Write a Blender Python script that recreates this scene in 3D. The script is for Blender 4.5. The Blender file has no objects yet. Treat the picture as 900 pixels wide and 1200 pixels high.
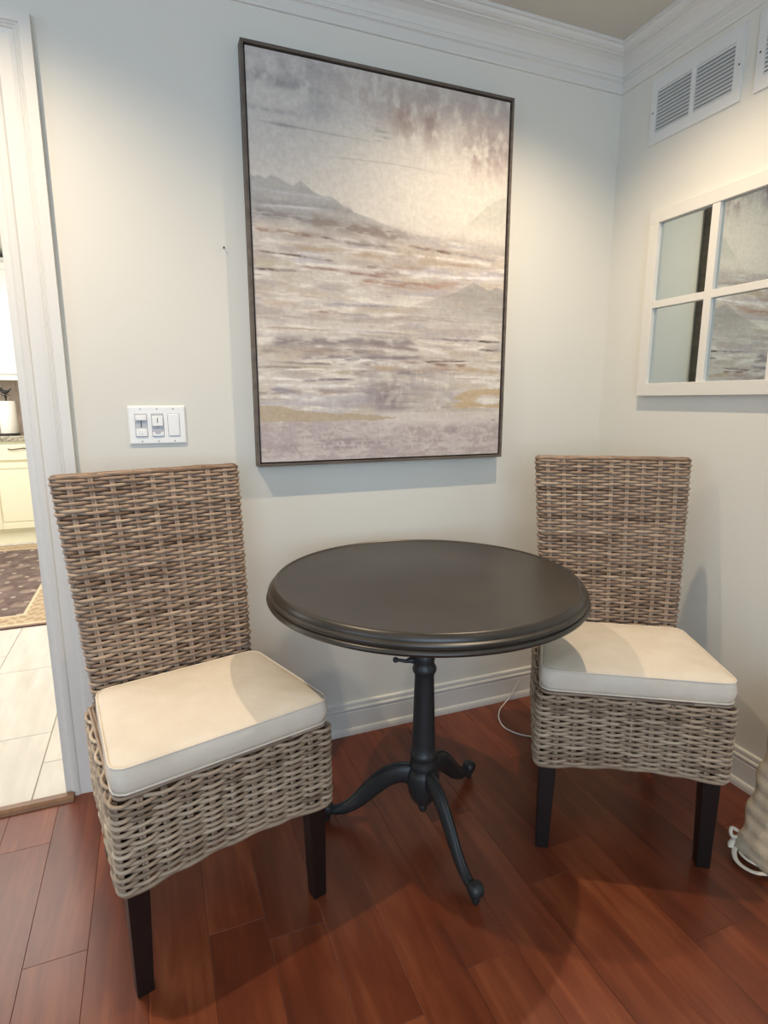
import bpy, math, random
import numpy as np
from mathutils import Vector, Matrix

random.seed(7)
RNG = np.random.default_rng(11)
PI = math.pi
SC = bpy.context.scene
COL = SC.collection

# ------------------------------------------------------------------ camera, light, exposure
cam_d = bpy.data.cameras.new('camera'); cam = bpy.data.objects.new('camera', cam_d); COL.objects.link(cam)
cam_d.sensor_fit = 'HORIZONTAL'; cam_d.sensor_width = 36.0; cam_d.lens = 677.147 / 900 * 36.0
cam_d.clip_start = .02
_yaw, _pit, _rol = .3789, .1908, -.0010
_F = Vector((math.sin(_yaw)*math.cos(_pit), math.cos(_yaw)*math.cos(_pit), -math.sin(_pit)))
_R = Vector((math.cos(_yaw), -math.sin(_yaw), 0)); _U = _R.cross(_F)
_R2 = _R*math.cos(_rol) + _U*math.sin(_rol); _U2 = -_R*math.sin(_rol) + _U*math.cos(_rol)
m = Matrix((_R2, _U2, -_F)).transposed().to_4x4(); m.translation = Vector((-1.7033, -1.8947, 1.2333))
cam.matrix_world = m
SC.camera = cam
SC.view_settings.view_transform = 'Standard'; SC.view_settings.look = 'None'
SC.view_settings.gamma = 1; SC.view_settings.use_curve_mapping = False
SC.view_settings.exposure = 0.0
SC.cycles.use_denoising = True
SC.cycles.max_bounces = 8; SC.cycles.diffuse_bounces = 5; SC.cycles.glossy_bounces = 4
SC.cycles.sample_clamp_indirect = 6

w = bpy.data.worlds.new('world'); SC.world = w; w.use_nodes = True
w.node_tree.nodes['Background'].inputs[0].default_value = (.62, .78, 1, 1)
w.node_tree.nodes['Background'].inputs[1].default_value = 1.2

WARM = (1.0, .79, .55); COOL = (.62, .81, 1.0)
def light(name, kind, loc, energy, color, rot=(0, 0, 0), **kw):
    d = bpy.data.lights.new(name, kind); o = bpy.data.objects.new(name, d); COL.objects.link(o)
    o.location = loc; o.rotation_euler = rot; d.energy = energy; d.color = color
    for k, v in kw.items(): setattr(d, k, v)
    return o
# recessed ceiling cans (warm), two by the picture wall and two behind the camera
for lx, ly, e in ((-2.12, -.59, 72), (-.58, -.59, 62), (-2.12, -2.3, 16), (-.58, -2.3, 12)):
    light('ceiling_can_light', 'SPOT', (lx, ly, 2.44), e, WARM, spot_size=math.radians(136), spot_blend=1.0, shadow_soft_size=.018)
# daylight from the windows of the rest of the room (behind and left of the camera)
light('window_daylight', 'AREA', (-2.3, -4.02, 1.45), 48, COOL, rot=(PI/2, 0, 0), shape='RECTANGLE', size=2.2, size_y=1.5)
light('window_daylight', 'AREA', (-4.32, -2.2, 1.45), 11, COOL, rot=(PI/2, 0, -PI/2), shape='RECTANGLE', size=1.6, size_y=1.5)
# kitchen: daylight from its own window and a ceiling fixture
light('kitchen_daylight', 'AREA', (-4.35, 2.0, 1.5), 52, (.95, .97, 1), rot=(PI/2, 0, -PI/2), shape='RECTANGLE', size=2.4, size_y=1.5)
light('kitchen_ceiling_light', 'AREA', (-2.9, 2.2, 2.42), 38, (1, .96, .90), shape='RECTANGLE', size=1.2, size_y=1.2)

# ------------------------------------------------------------------ helpers
def lin(c, k=1.0):
    out = []
    for v in c[:3]:
        v = v/255.0
        v = v/12.92 if v <= .04045 else ((v+.055)/1.055)**2.4
        out.append(v*k)
    return (*out, 1.0)

def obj(name, verts, faces, mat, parent=None, smooth=False, loc=(0, 0, 0), rotz=0, bevel=0, seg=2, autosmooth=False):
    me = bpy.data.meshes.new(name)
    me.from_pydata([tuple(v) for v in verts], [], [tuple(f) for f in faces]); me.update()
    if mat: me.materials.append(mat)
    if smooth: me.polygons.foreach_set('use_smooth', [True]*len(me.polygons))
    o = bpy.data.objects.new(name, me); COL.objects.link(o)
    o.location = loc; o.rotation_euler = (0, 0, rotz)
    if parent: o.parent = parent
    if bevel:
        b = o.modifiers.new('bevel', 'BEVEL'); b.width = bevel; b.segments = seg; b.limit_method = 'ANGLE'
        b.harden_normals = False
    return o

def tag(o, label=None, cat=None, group=None, kind=None):
    if label: o['label'] = label
    if cat: o['category'] = cat
    if group: o['group'] = group
    if kind: o['kind'] = kind
    return o

def thing(name, loc, rz, label, cat, group=None):
    o = bpy.data.objects.new(name, None); COL.objects.link(o); o.empty_display_size = .05
    o.location = loc; o.rotation_euler = (0, 0, rz)
    return tag(o, label, cat, group)

class MB:
    def __init__(s): s.v = []; s.f = []
    def add(s, v, f):
        n = len(s.v); s.v += [tuple(map(float, p)) for p in v]; s.f += [tuple(i+n for i in q) for q in f]; return s
    def box(s, a, b):
        x0, y0, z0 = a; x1, y1, z1 = b
        v = [(x0,y0,z0),(x1,y0,z0),(x1,y1,z0),(x0,y1,z0),(x0,y0,z1),(x1,y0,z1),(x1,y1,z1),(x0,y1,z1)]
        return s.add(v, [(0,3,2,1),(4,5,6,7),(0,1,5,4),(1,2,6,5),(2,3,7,6),(3,0,4,7)])
    def lathe(s, prof, n=48, c=(0, 0, 0)):
        v = []; f = []
        for r, z in prof:
            for k in range(n):
                a = 2*PI*k/n; v.append((c[0]+r*math.cos(a), c[1]+r*math.sin(a), c[2]+z))
        for i in range(len(prof)-1):
            for k in range(n):
                a = i*n+k; b = i*n+(k+1) % n; f.append((a, b, b+n, a+n))
        f.append(tuple(range(n))[::-1]); f.append(tuple((len(prof)-1)*n+k for k in range(n)))
        return s.add(v, f)
    def tube(s, pts, rad, n=8, cap=True, flat=1.0, up=(0, 0, 1)):
        pts = [Vector(p) for p in pts]; v = []; f = []
        for i, p in enumerate(pts):
            t = (pts[min(i+1, len(pts)-1)]-pts[max(i-1, 0)]).normalized()
            u = Vector(up); u = u - t*u.dot(t)
            if u.length < 1e-4: u = Vector((1, 0, 0)) - t*t.x
            u.normalize(); sd = t.cross(u)
            r = rad[i] if hasattr(rad, '__len__') else rad
            ru, rs = (r if hasattr(r, '__len__') else (r*flat, r))
            for k in range(n):
                a = 2*PI*k/n; q = p + u*math.cos(a)*ru + sd*math.sin(a)*rs; v.append(tuple(q))
        for i in range(len(pts)-1):
            for k in range(n):
                a = i*n+k; b = i*n+(k+1) % n; f.append((a, b, b+n, a+n))
        if cap: f.append(tuple(range(n))[::-1]); f.append(tuple((len(pts)-1)*n+k for k in range(n)))
        return s.add(v, f)
    def build(s, name, mat, parent=None, **k): return obj(name, s.v, s.f, mat, parent, **k)

def boxo(name, a, b, mat, parent=None, **k): return MB().box(a, b).build(name, mat, parent, **k)

def smooth_path(pts, n=8):
    """Catmull-Rom through the points (tuples of any width)."""
    P = [np.array(p, float) for p in pts]; P = [2*P[0]-P[1]] + P + [2*P[-1]-P[-2]]; out = []
    for i in range(1, len(P)-2):
        for k in range(n):
            t = k/n; a, b, c, d = P[i-1], P[i], P[i+1], P[i+2]
            out.append(.5*((2*b)+(-a+c)*t+(2*a-5*b+4*c-d)*t*t+(-a+3*b-3*c+d)*t**3))
    out.append(P[-2]); return out

# ------------------------------------------------------------------ materials
def mat(name, color, rough=.5, metal=0, noise=None, bump=None, spec=None, coat=0, **kw):
    mt = bpy.data.materials.new(name); mt.use_nodes = True; nt = mt.node_tree; N = nt.nodes; L = nt.links
    b = N['Principled BSDF']; b.inputs['Roughness'].default_value = rough; b.inputs['Metallic'].default_value = metal
    if spec is not None: b.inputs['Specular IOR Level'].default_value = spec
    if coat: b.inputs['Coat Weight'].default_value = coat; b.inputs['Coat Roughness'].default_value = .15
    tc = N.new('ShaderNodeTexCoord')
    col = lin(color)
    b.inputs['Base Color'].default_value = col
    if noise:
        col2, scale, stretch = noise
        mp = N.new('ShaderNodeMapping'); mp.inputs['Scale'].default_value = stretch
        nz = N.new('ShaderNodeTexNoise'); nz.inputs['Scale'].default_value = scale; nz.inputs['Detail'].default_value = 6
        mx = N.new('ShaderNodeMix'); mx.data_type = 'RGBA'; mx.inputs[6].default_value = col; mx.inputs[7].default_value = lin(col2)
        rp = N.new('ShaderNodeMapRange'); rp.inputs[1].default_value = .32; rp.inputs[2].default_value = .68
        L.new(tc.outputs['Object'], mp.inputs[0]); L.new(mp.outputs[0], nz.inputs[0]); L.new(nz.outputs[0], rp.inputs[0])
        L.new(rp.outputs[0], mx.inputs[0]); L.new(mx.outputs[2], b.inputs['Base Color'])
    if bump:
        scale, strength, dist = bump
        nz = N.new('ShaderNodeTexNoise'); nz.inputs['Scale'].default_value = scale; nz.inputs['Detail'].default_value = 4
        bp = N.new('ShaderNodeBump'); bp.inputs['Strength'].default_value = strength; bp.inputs['Distance'].default_value = dist
        L.new(tc.outputs['Object'], nz.inputs[0]); L.new(nz.outputs[0], bp.inputs['Height']); L.new(bp.outputs[0], b.inputs['Normal'])
    return mt

def wood_mat(name, c1, c2, c3, rough):
    """plank wood: grain runs along y, every plank (object) has its own tone and offset"""
    mt = bpy.data.materials.new(name); mt.use_nodes = True; nt = mt.node_tree; N = nt.nodes; L = nt.links
    b = N['Principled BSDF']
    tc = N.new('ShaderNodeTexCoord'); oi = N.new('ShaderNodeObjectInfo'); ge = N.new('ShaderNodeNewGeometry')
    off = N.new('ShaderNodeVectorMath'); off.operation = 'MULTIPLY_ADD'
    cmb = N.new('ShaderNodeCombineXYZ')
    for i in range(3): L.new(oi.outputs['Random'], cmb.inputs[i])
    off.inputs[1].default_value = (37, 53, 11)
    L.new(cmb.outputs[0], off.inputs[0]); L.new(ge.outputs['Position'], off.inputs[2])
    mp = N.new('ShaderNodeMapping'); mp.inputs['Scale'].default_value = (16, 1.6, 1); L.new(off.outputs[0], mp.inputs[0])
    nz = N.new('ShaderNodeTexNoise'); nz.inputs['Scale'].default_value = 1.6; nz.inputs['Detail'].default_value = 8; nz.inputs['Roughness'].default_value = .6
    nz.inputs['Distortion'].default_value = .6
    L.new(mp.outputs[0], nz.inputs[0])
    mp2 = N.new('ShaderNodeMapping'); mp2.inputs['Scale'].default_value = (5, 2.2, 1); L.new(off.outputs[0], mp2.inputs[0])
    n2 = N.new('ShaderNodeTexNoise'); n2.inputs['Scale'].default_value = 1.0; n2.inputs['Detail'].default_value = 3; L.new(mp2.outputs[0], n2.inputs[0])
    cr = N.new('ShaderNodeValToRGB'); e = cr.color_ramp.elements
    e[0].position = .30; e[0].color = lin(c1); e[1].position = .72; e[1].color = lin(c3)
    k = e.new(.5); k.color = lin(c2)
    add = N.new('ShaderNodeMath'); add.operation = 'MULTIPLY_ADD'; add.inputs[1].default_value = .5
    h = N.new('ShaderNodeMath'); h.operation = 'MULTIPLY'; h.inputs[1].default_value = .5
    L.new(n2.outputs[0], h.inputs[0]); L.new(nz.outputs[0], add.inputs[0]); L.new(h.outputs[0], add.inputs[2])
    L.new(add.outputs[0], cr.inputs[0])
    hs = N.new('ShaderNodeHueSaturation'); mr = N.new('ShaderNodeMapRange'); mr.inputs[3].default_value = .86; mr.inputs[4].default_value = 1.12
    L.new(oi.outputs['Random'], mr.inputs[0]); L.new(mr.outputs[0], hs.inputs['Value']); L.new(cr.outputs[0], hs.inputs['Color'])
    L.new(hs.outputs[0], b.inputs['Base Color'])
    b.inputs['Roughness'].default_value = rough
    bp = N.new('ShaderNodeBump'); bp.inputs['Strength'].default_value = .25; bp.inputs['Distance'].default_value = .002
    L.new(n2.outputs[0], bp.inputs['Height']); L.new(bp.outputs[0], b.inputs['Normal'])
    return mt

def attr_mat(name, attr, rough=.6, bump=None, spec=.5):
    mt = bpy.data.materials.new(name); mt.use_nodes = True; nt = mt.node_tree; N = nt.nodes; L = nt.links
    b = N['Principled BSDF']; b.inputs['Roughness'].default_value = rough; b.inputs['Specular IOR Level'].default_value = spec
    a = N.new('ShaderNodeAttribute'); a.attribute_name = attr
    L.new(a.outputs['Color'], b.inputs['Base Color'])
    if bump:
        tc = N.new('ShaderNodeTexCoord'); nz = N.new('ShaderNodeTexNoise'); nz.inputs['Scale'].default_value = bump[0]
        bp = N.new('ShaderNodeBump'); bp.inputs['Strength'].default_value = bump[1]; bp.inputs['Distance'].default_value = .001
        L.new(tc.outputs['Object'], nz.inputs[0]); L.new(nz.outputs[0], bp.inputs['Height']); L.new(bp.outputs[0], b.inputs['Normal'])
    return mt

M = dict(
    wall=mat('wall_paint', (224, 222, 213), .75, bump=(260, .12, .001)),
    ceil=mat('ceiling_paint', (206, 202, 192), .85),
    trim=mat('trim_paint', (224, 222, 216), .42),
    plastic=mat('switch_plastic', (240, 239, 236), .3),
    ventm=mat('vent_enamel', (225, 226, 224), .4),
    ventdark=mat('vent_inside', (70, 72, 74), .9),
    dark=mat('dark_gap', (28, 26, 25), .8),
    planks=wood_mat('cherry_planks', (80, 37, 22), (114, 55, 32), (152, 86, 54), .33),
    sub=mat('subfloor', (38, 18, 12), .9),
    thresh=wood_mat('threshold_oak', (96, 66, 42), (128, 90, 60), (160, 118, 84), .35),
    table=mat('table_dark_metal', (44, 39, 33), .34, metal=.0, noise=((54, 47, 39), 9, (1, 1, 1)), spec=.6),
    iron=mat('cast_iron', (46, 48, 49), .42, metal=.1, bump=(180, .2, .001), spec=.5),
    leg=mat('chair_leg_black', (24, 18, 17), .35),
    core=mat('wicker_core', (92, 70, 54), .9),
    cushion=mat('cushion_cotton', (226, 216, 200), .85, noise=((218, 207, 190), 14, (1, 1, 1)), bump=(35, .35, .004)),
    pad=mat('pad_linen', (196, 181, 158), .9, noise=((176, 160, 138), 30, (1, 1, 1)), bump=(300, .5, .002)),
    tie=mat('pad_tie_cotton', (225, 216, 200), .85),
    frame=mat('frame_driftwood', (108, 98, 88), .55, noise=((86, 76, 68), 8, (1, 1, 6))),
    mirror=mat('mirror_glass', (200, 210, 212), .012, metal=1.0),
    mframe=mat('mirror_frame_white', (224, 221, 213), .4),
    cord=mat('cord_white', (235, 232, 226), .4),
    nail=mat('nail_steel', (70, 66, 62), .4, metal=.6),
    cab=mat('cabinet_cream', (236, 228, 198), .4),
    cabw=mat('cabinet_white', (240, 238, 230), .4),
    granite=mat('granite', (190, 182, 160), .2, noise=((105, 98, 84), 70, (1, 1, 1))),
    splash=mat('backsplash_tile', (176, 158, 140), .35, noise=((150, 132, 116), 9, (1, 1, 1))),
    pull=mat('pull_pewter', (96, 84, 66), .35, metal=.8),
    towel=mat('paper_towel', (246, 240, 228), .9, bump=(150, .4, .002)),
    blackiron=mat('black_iron', (26, 24, 23), .5),
    tile=mat('floor_tile_stone', (222, 216, 206), .3, noise=((202, 195, 184), 3, (5, 1, 1))),
    grout=mat('tile_grout', (168, 160, 150), .9),
    glasswin=mat('window_frame_paint', (236, 235, 230), .4),
)
M['strand'] = attr_mat('wicker_strand', 'tint', .55, (220, .4), .35)
M['canvas'] = attr_mat('painted_canvas', 'paint', .55, (900, .25), .35)
M['rug'] = attr_mat('rug_pile', 'paint', .95, (600, .6), .1)

# ------------------------------------------------------------------ room shell
RX0, RY0, CZ = -4.3, -4.0, 2.46
OX0, OX1, OZ = -2.93, -2.02, 2.085      # doorway opening
st = lambda o: tag(o, kind='structure')
b = MB().box((OX1, 0, 0), (.12, .12, CZ)).box((RX0-.12, 0, 0), (OX0, .12, CZ)).box((OX0, 0, OZ), (OX1, .12, CZ))
st(b.build('wall_back', M['wall']))
st(boxo('wall_right', (0, RY0-.12, 0), (.12, 0, CZ), M['wall']))
b = MB().box((RX0-.12, RY0, 0), (RX0, -3.0, CZ)).box((RX0-.12, -1.4, 0), (RX0, 0, CZ)).box((RX0-.12, -3.0, 0), (RX0, -1.4, .7)).box((RX0-.12, -3.0, 2.2), (RX0, -1.4, CZ))
st(b.build('wall_left', M['wall']))
b = MB().box((RX0-.12, RY0-.12, 0), (-3.4, RY0, CZ)).box((-1.2, RY0-.12, 0), (0, RY0, CZ)).box((-3.4, RY0-.12, 0), (-1.2, RY0, .7)).box((-3.4, RY0-.12, 2.2), (-1.2, RY0, CZ))
st(b.build('wall_front', M['wall']))
st(boxo('ceiling', (RX0-.12, RY0-.12, CZ), (.12, .12, CZ+.1), M['ceil']))
# windows behind the camera: sash bars in the openings
def window(name, ax, c, a0, a1):
    b = MB()
    def seg(u0, u1, z0, z1):
        if ax == 'x': b.box((u0, c-.06, z0), (u1, c-.02, z1))
        else: b.box((c-.06, u0, z0), (c-.02, u1, z1))
    seg(a0, a1, .7, .76); seg(a0, a1, 2.14, 2.2); seg(a0, a0+.06, .7, 2.2); seg(a1-.06, a1, .7, 2.2)
    mid = (a0+a1)/2; seg(mid-.02, mid+.02, .7, 2.2); seg(a0, a1, 1.43, 1.47)
    st(b.build(name, M['glasswin'], bevel=.004))
window('window_1', 'x', RY0-.01, -3.4, -1.2); window('window_2', 'y', RX0-.01, -3.0, -1.4)

# kitchen shell
KY = 4.42
st(boxo('wall_kitchen_back', (-4.5, KY, 0), (-1.2, KY+.1, CZ), M['splash']))
st(boxo('wall_kitchen_right', (-1.3, .12, 0), (-1.2, KY, CZ), M['wall']))
st(boxo('wall_kitchen_left', (-4.5, .12, 0), (-4.4, KY, CZ), M['wall']))
st(boxo('ceiling_kitchen', (-4.5, .12, CZ), (-1.2, KY+.1, CZ+.1), M['ceil']))

# ---- floor: planks along y, each one a part
floor = st(boxo('floor', (RX0, RY0, -.06), (0, 0, -.004), M['sub']))
PW = .1305; x1 = -1.924
seams = [x1 + PW*k for k in range(-19, 16)]
seams = [s for s in seams if RX0-.14 < s < 0] + [0.0]
if seams[0] > RX0: seams.insert(0, RX0)
def plank(xa, xb, ya, yb):
    xa = max(xa, RX0)
    g = .0002; L_, W_ = yb-ya-2*g, xb-xa-2*g
    if W_ < .01: return
    e = .0007
    v = [(g, g, -.004), (g+W_, g, -.004), (g+W_, g+L_, -.004), (g, g+L_, -.004),
         (g, g, -e), (g+W_, g, -e), (g+W_, g+L_, -e), (g, g+L_, -e),
         (g+e, g+e, 0), (g+W_-e, g+e, 0), (g+W_-e, g+L_-e, 0), (g+e, g+L_-e, 0)]
    f = [(0,1,5,4),(1,2,6,5),(2,3,7,6),(3,0,4,7),(4,5,9,8),(5,6,10,9),(6,7,11,10),(7,4,8,11),(8,9,10,11)]
    obj('plank', v, f, M['planks'], floor, loc=(xa, ya, 0))
for i in range(len(seams)-1):
    xa, xb = seams[i], seams[i+1]
    cuts = {}
    if abs(xb-(x1-PW)) < .01: y = -.21
    elif abs(xb-x1) < .01: y = -.613
    else: y = -.25 - random.random()*1.1
    ys = [0.0, y]
    while ys[-1] > RY0+.3: ys.append(ys[-1] - random.choice((1.22, 1.22, .9, .75)))
    ys[-1] = RY0
    for a, c in zip(ys[1:], ys[:-1]):
        if c-a > .02: plank(xa, xb, a, c)

# ---- kitchen floor: 12x24 stone tiles in a stepped bond
kfloor = st(boxo('floor_kitchen', (-4.4, 0, -.06), (-1.3, KY, -.003), M['grout']))
TW, TL = .308, .625
cx = -2.137
for k in range(-8, 3):
    xa = max(cx + k*TW, -4.4); xb = min(cx+(k+1)*TW, -1.3)
    if xb-xa < .02: continue
    y0 = .217 + (.208*(-k if k < 0 else 0) if k < 0 else -.208*k) - TL*2
    if k == -1: y0 = .425 - TL*2
    if k == -2: y0 = .633 - TL*2
    y = y0
    while y < KY:
        ya, yb = max(y, .0), min(y+TL, KY); y += TL
        if yb-ya < .03: continue
        g = .0016
        obj('tile', [(g, g, -.003), (xb-xa-g, g, -.003), (xb-xa-g, yb-ya-g, -.003), (g, yb-ya-g, -.003),
                     (g+.001, g+.001, 0), (xb-xa-g-.001, g+.001, 0), (xb-xa-g-.001, yb-ya-g-.001, 0), (g+.001, yb-ya-g-.001, 0)],
            [(4,5,6,7),(0,1,5,4),(1,2,6,5),(2,3,7,6),(3,0,4,7)], M['tile'], kfloor, loc=(xa, ya, 0))

# ---- wooden threshold strip
pr = [(-.046, 0), (-.046, .004), (-.040, .011), (-.030, .015), (-.012, .016), (-.004, .012), (-.003, 0)]
v = [(x, y, z) for x in (-2.935, -2.012) for y, z in pr]; n = len(pr)
f = [(i, i+1, n+i+1, n+i) for i in range(n-1)] + [tuple(range(n))[::-1], tuple(range(n, 2*n))]
st(obj('trim_threshold', v, f, M['thresh'], bevel=.001))

# ---- mouldings
def moulding(name, prof, path_back=None, path_right=None, m=None):
    """prof: list of (d, z). Back wall run ends mitred in the corner, right wall run the same."""
    out = []
    n = len(prof)
    if path_back is not None:
        xs, xe, mit = path_back
        v = [(xs, -d, z) for d, z in prof] + [((xe-d) if mit else xe, -d, z) for d, z in prof]
        out.append(('b', v))
    if path_right is not None:
        ys = path_right
        v = [(-d, ys, z) for d, z in prof] + [(-d, -d, z) for d, z in prof]
        out.append(('r', v))
    for k, v in out:
        f = [(i, i+1, n+i+1, n+i) for i in range(n-1)] + [tuple(range(n)), tuple(range(2*n-1, n-1, -1))]
        o = obj(name[k], v, f, m or M['trim']); st(o)
crown = [(0, 2.338), (.007, 2.339), (.009, 2.343), (.009, 2.368), (.012, 2.371), (.017, 2.373), (.018, 2.378), (.014, 2.382), (.014, 2.386),
         (.018, 2.388), (.021, 2.398), (.028, 2.410), (.040, 2.421), (.054, 2.428), (.060, 2.429), (.060, 2.434), (.067, 2.436), (.075, 2.441), (.079, 2.449),
         (.086, 2.450), (.086, 2.4599), (0, 2.4599)]
moulding({'b': 'trim_1', 'r': 'trim_2'}, crown, (RX0, 0, True), RY0)
base = [(0, .127), (.006, .126), (.0085, .122), (.0085, .112), (.006, .110), (.0065, .108), (.012, .106), (.0135, .101), (.012, .095), (.0095, .092),
        (.0095, .090), (.0115, .0885), (.0115, .026), (.015, .025), (.018, .021), (.020, .012), (.020, 0), (0, 0)]
moulding({'b': 'baseboard_back', 'r': 'baseboard_right'}, base, (-1.915, 0, True), RY0)
moulding({'b': 'baseboard_left'}, base, (RX0, OX0-.105, False), None)

# ---- door casing (mitred architrave) and jamb
cp = [(0, 0), (0, .026), (.026, .026), (.029, .021), (.032, .022), (.035, .018), (.038, .019), (.042, .0145), (.052, .012), (.080, .011), (.084, .0145),
      (.090, .0155), (.098, .0145), (.105, .010), (.105, 0)]
def casing(name, pts_fn, m=M['trim']):
    A, B = pts_fn; n = len(cp)
    v = A + B; f = [(i, i+1, n+i+1, n+i) for i in range(n-1)] + [tuple(range(n)), tuple(range(2*n-1, n-1, -1))]
    st(obj(name, v, f, m))
W_ = .105; xo = OX1+W_; xl = OX0-W_; zt = OZ+W_
casing('trim_3', ([(xo-w, -t, 0) for w, t in cp], [(xo-w, -t, zt-w) for w, t in cp]))
casing('trim_4', ([(xl+w, -t, 0) for w, t in cp], [(xl+w, -t, zt-w) for w, t in cp]))
casing('trim_5', ([(xl+w, -t, zt-w) for w, t in cp], [(xo-w, -t, zt-w) for w, t in cp]))
b = MB().box((OX1-.018, 0.0, 0), (OX1, .12, OZ)).box((OX0, 0.0, 0), (OX0+.018, .12, OZ)).box((OX0, .0, OZ-.018), (OX1, .12, OZ))
st(b.build('door_1', M['trim']))

# ------------------------------------------------------------------ numpy noise for the hand-painted print and rug
def vnoise(x, y, seed):
    r = np.random.default_rng(seed); T = r.random((256, 256))
    xi = np.floor(x).astype(int); yi = np.floor(y).astype(int); fx = x-xi; fy = y-yi
    fx = fx*fx*(3-2*fx); fy = fy*fy*(3-2*fy)
    g = lambda a, b_: T[a % 256, b_ % 256]
    return (g(xi, yi)*(1-fx)*(1-fy)+g(xi+1, yi)*fx*(1-fy)+g(xi, yi+1)*(1-fx)*fy+g(xi+1, yi+1)*fx*fy)
def fbm(x, y, seed, o=4):
    s = 0; a = 1; t = 0
    for i in range(o): s = s + a*vnoise(x*2**i, y*2**i, seed+i); t += a; a *= .55
    return s/t
def sstep(a, b_, x): t = np.clip((x-a)/(b_-a), 0, 1); return t*t*(3-2*t)

def grid_obj(name, W, H, nx, ny, to_world, colors, m, parent=None):
    """flat grid with a colour per vertex; to_world(u,v)->(x,y,z) arrays"""
    u, v = np.meshgrid(np.linspace(0, 1, nx), np.linspace(0, 1, ny))
    X, Y, Z = to_world(u, v)
    co = np.stack([X.ravel(), Y.ravel(), Z.ravel()], 1)
    i = np.arange((ny-1)*(nx-1)); r = i//(nx-1); c = i % (nx-1); a = r*nx+c
    F = np.stack([a, a+nx, a+nx+1, a+1], 1)
    me = bpy.data.meshes.new(name); me.vertices.add(len(co)); me.vertices.foreach_set('co', co.astype(np.float32).ravel())
    me.loops.add(F.size); me.loops.foreach_set('vertex_index', F.ravel().astype(np.int32))
    me.polygons.add(len(F)); me.polygons.foreach_set('loop_start', np.arange(0, F.size, 4, dtype=np.int32))
    me.update(); me.validate()
    C = colors(u, v)
    at = me.color_attributes.new('paint', 'FLOAT_COLOR', 'POINT')
    C4 = np.concatenate([C.reshape(-1, 3), np.ones((C.shape[0]*C.shape[1], 1))], 1)
    at.data.foreach_set('color', C4.astype(np.float32).ravel())
    me.materials.append(m); o = bpy.data.objects.new(name, me); COL.objects.link(o)
    if parent: o.parent = parent
    return o
def s2l(c):
    c = np.clip(c/255.0, 0, 1); return np.where(c <= .04045, c/12.92, ((c+.055)/1.055)**2.4)

# ------------------------------------------------------------------ the painting
PX0, PX1, PZ0, PZ1, PD = -1.3977, -.4909, 1.0251, 2.2298, .042
pt = thing('framed_painting', (PX0, 0, PZ0), 0, 'large framed abstract landscape painting in cream, mauve and tan on the back wall', 'painting')
PWd, PHt = PX1-PX0, PZ1-PZ0
fw = .0085
def rail(a, b_): boxo('frame_rail', a, b_, M['frame'], pt, bevel=.0008)
rail((0, -PD, 0), (fw, -.003, PHt)); rail((PWd-fw, -PD, 0), (PWd, -.003, PHt))
rail((fw, -PD, 0), (PWd-fw, -.003, fw)); rail((fw, -PD, PHt-fw), (PWd-fw, -.003, PHt))
boxo('backing', (fw, -.014, fw), (PWd-fw, -.004, PHt-fw), M['dark'], pt)
ci = fw+.005; CW, CH = PWd-2*ci, PHt-2*ci

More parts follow.
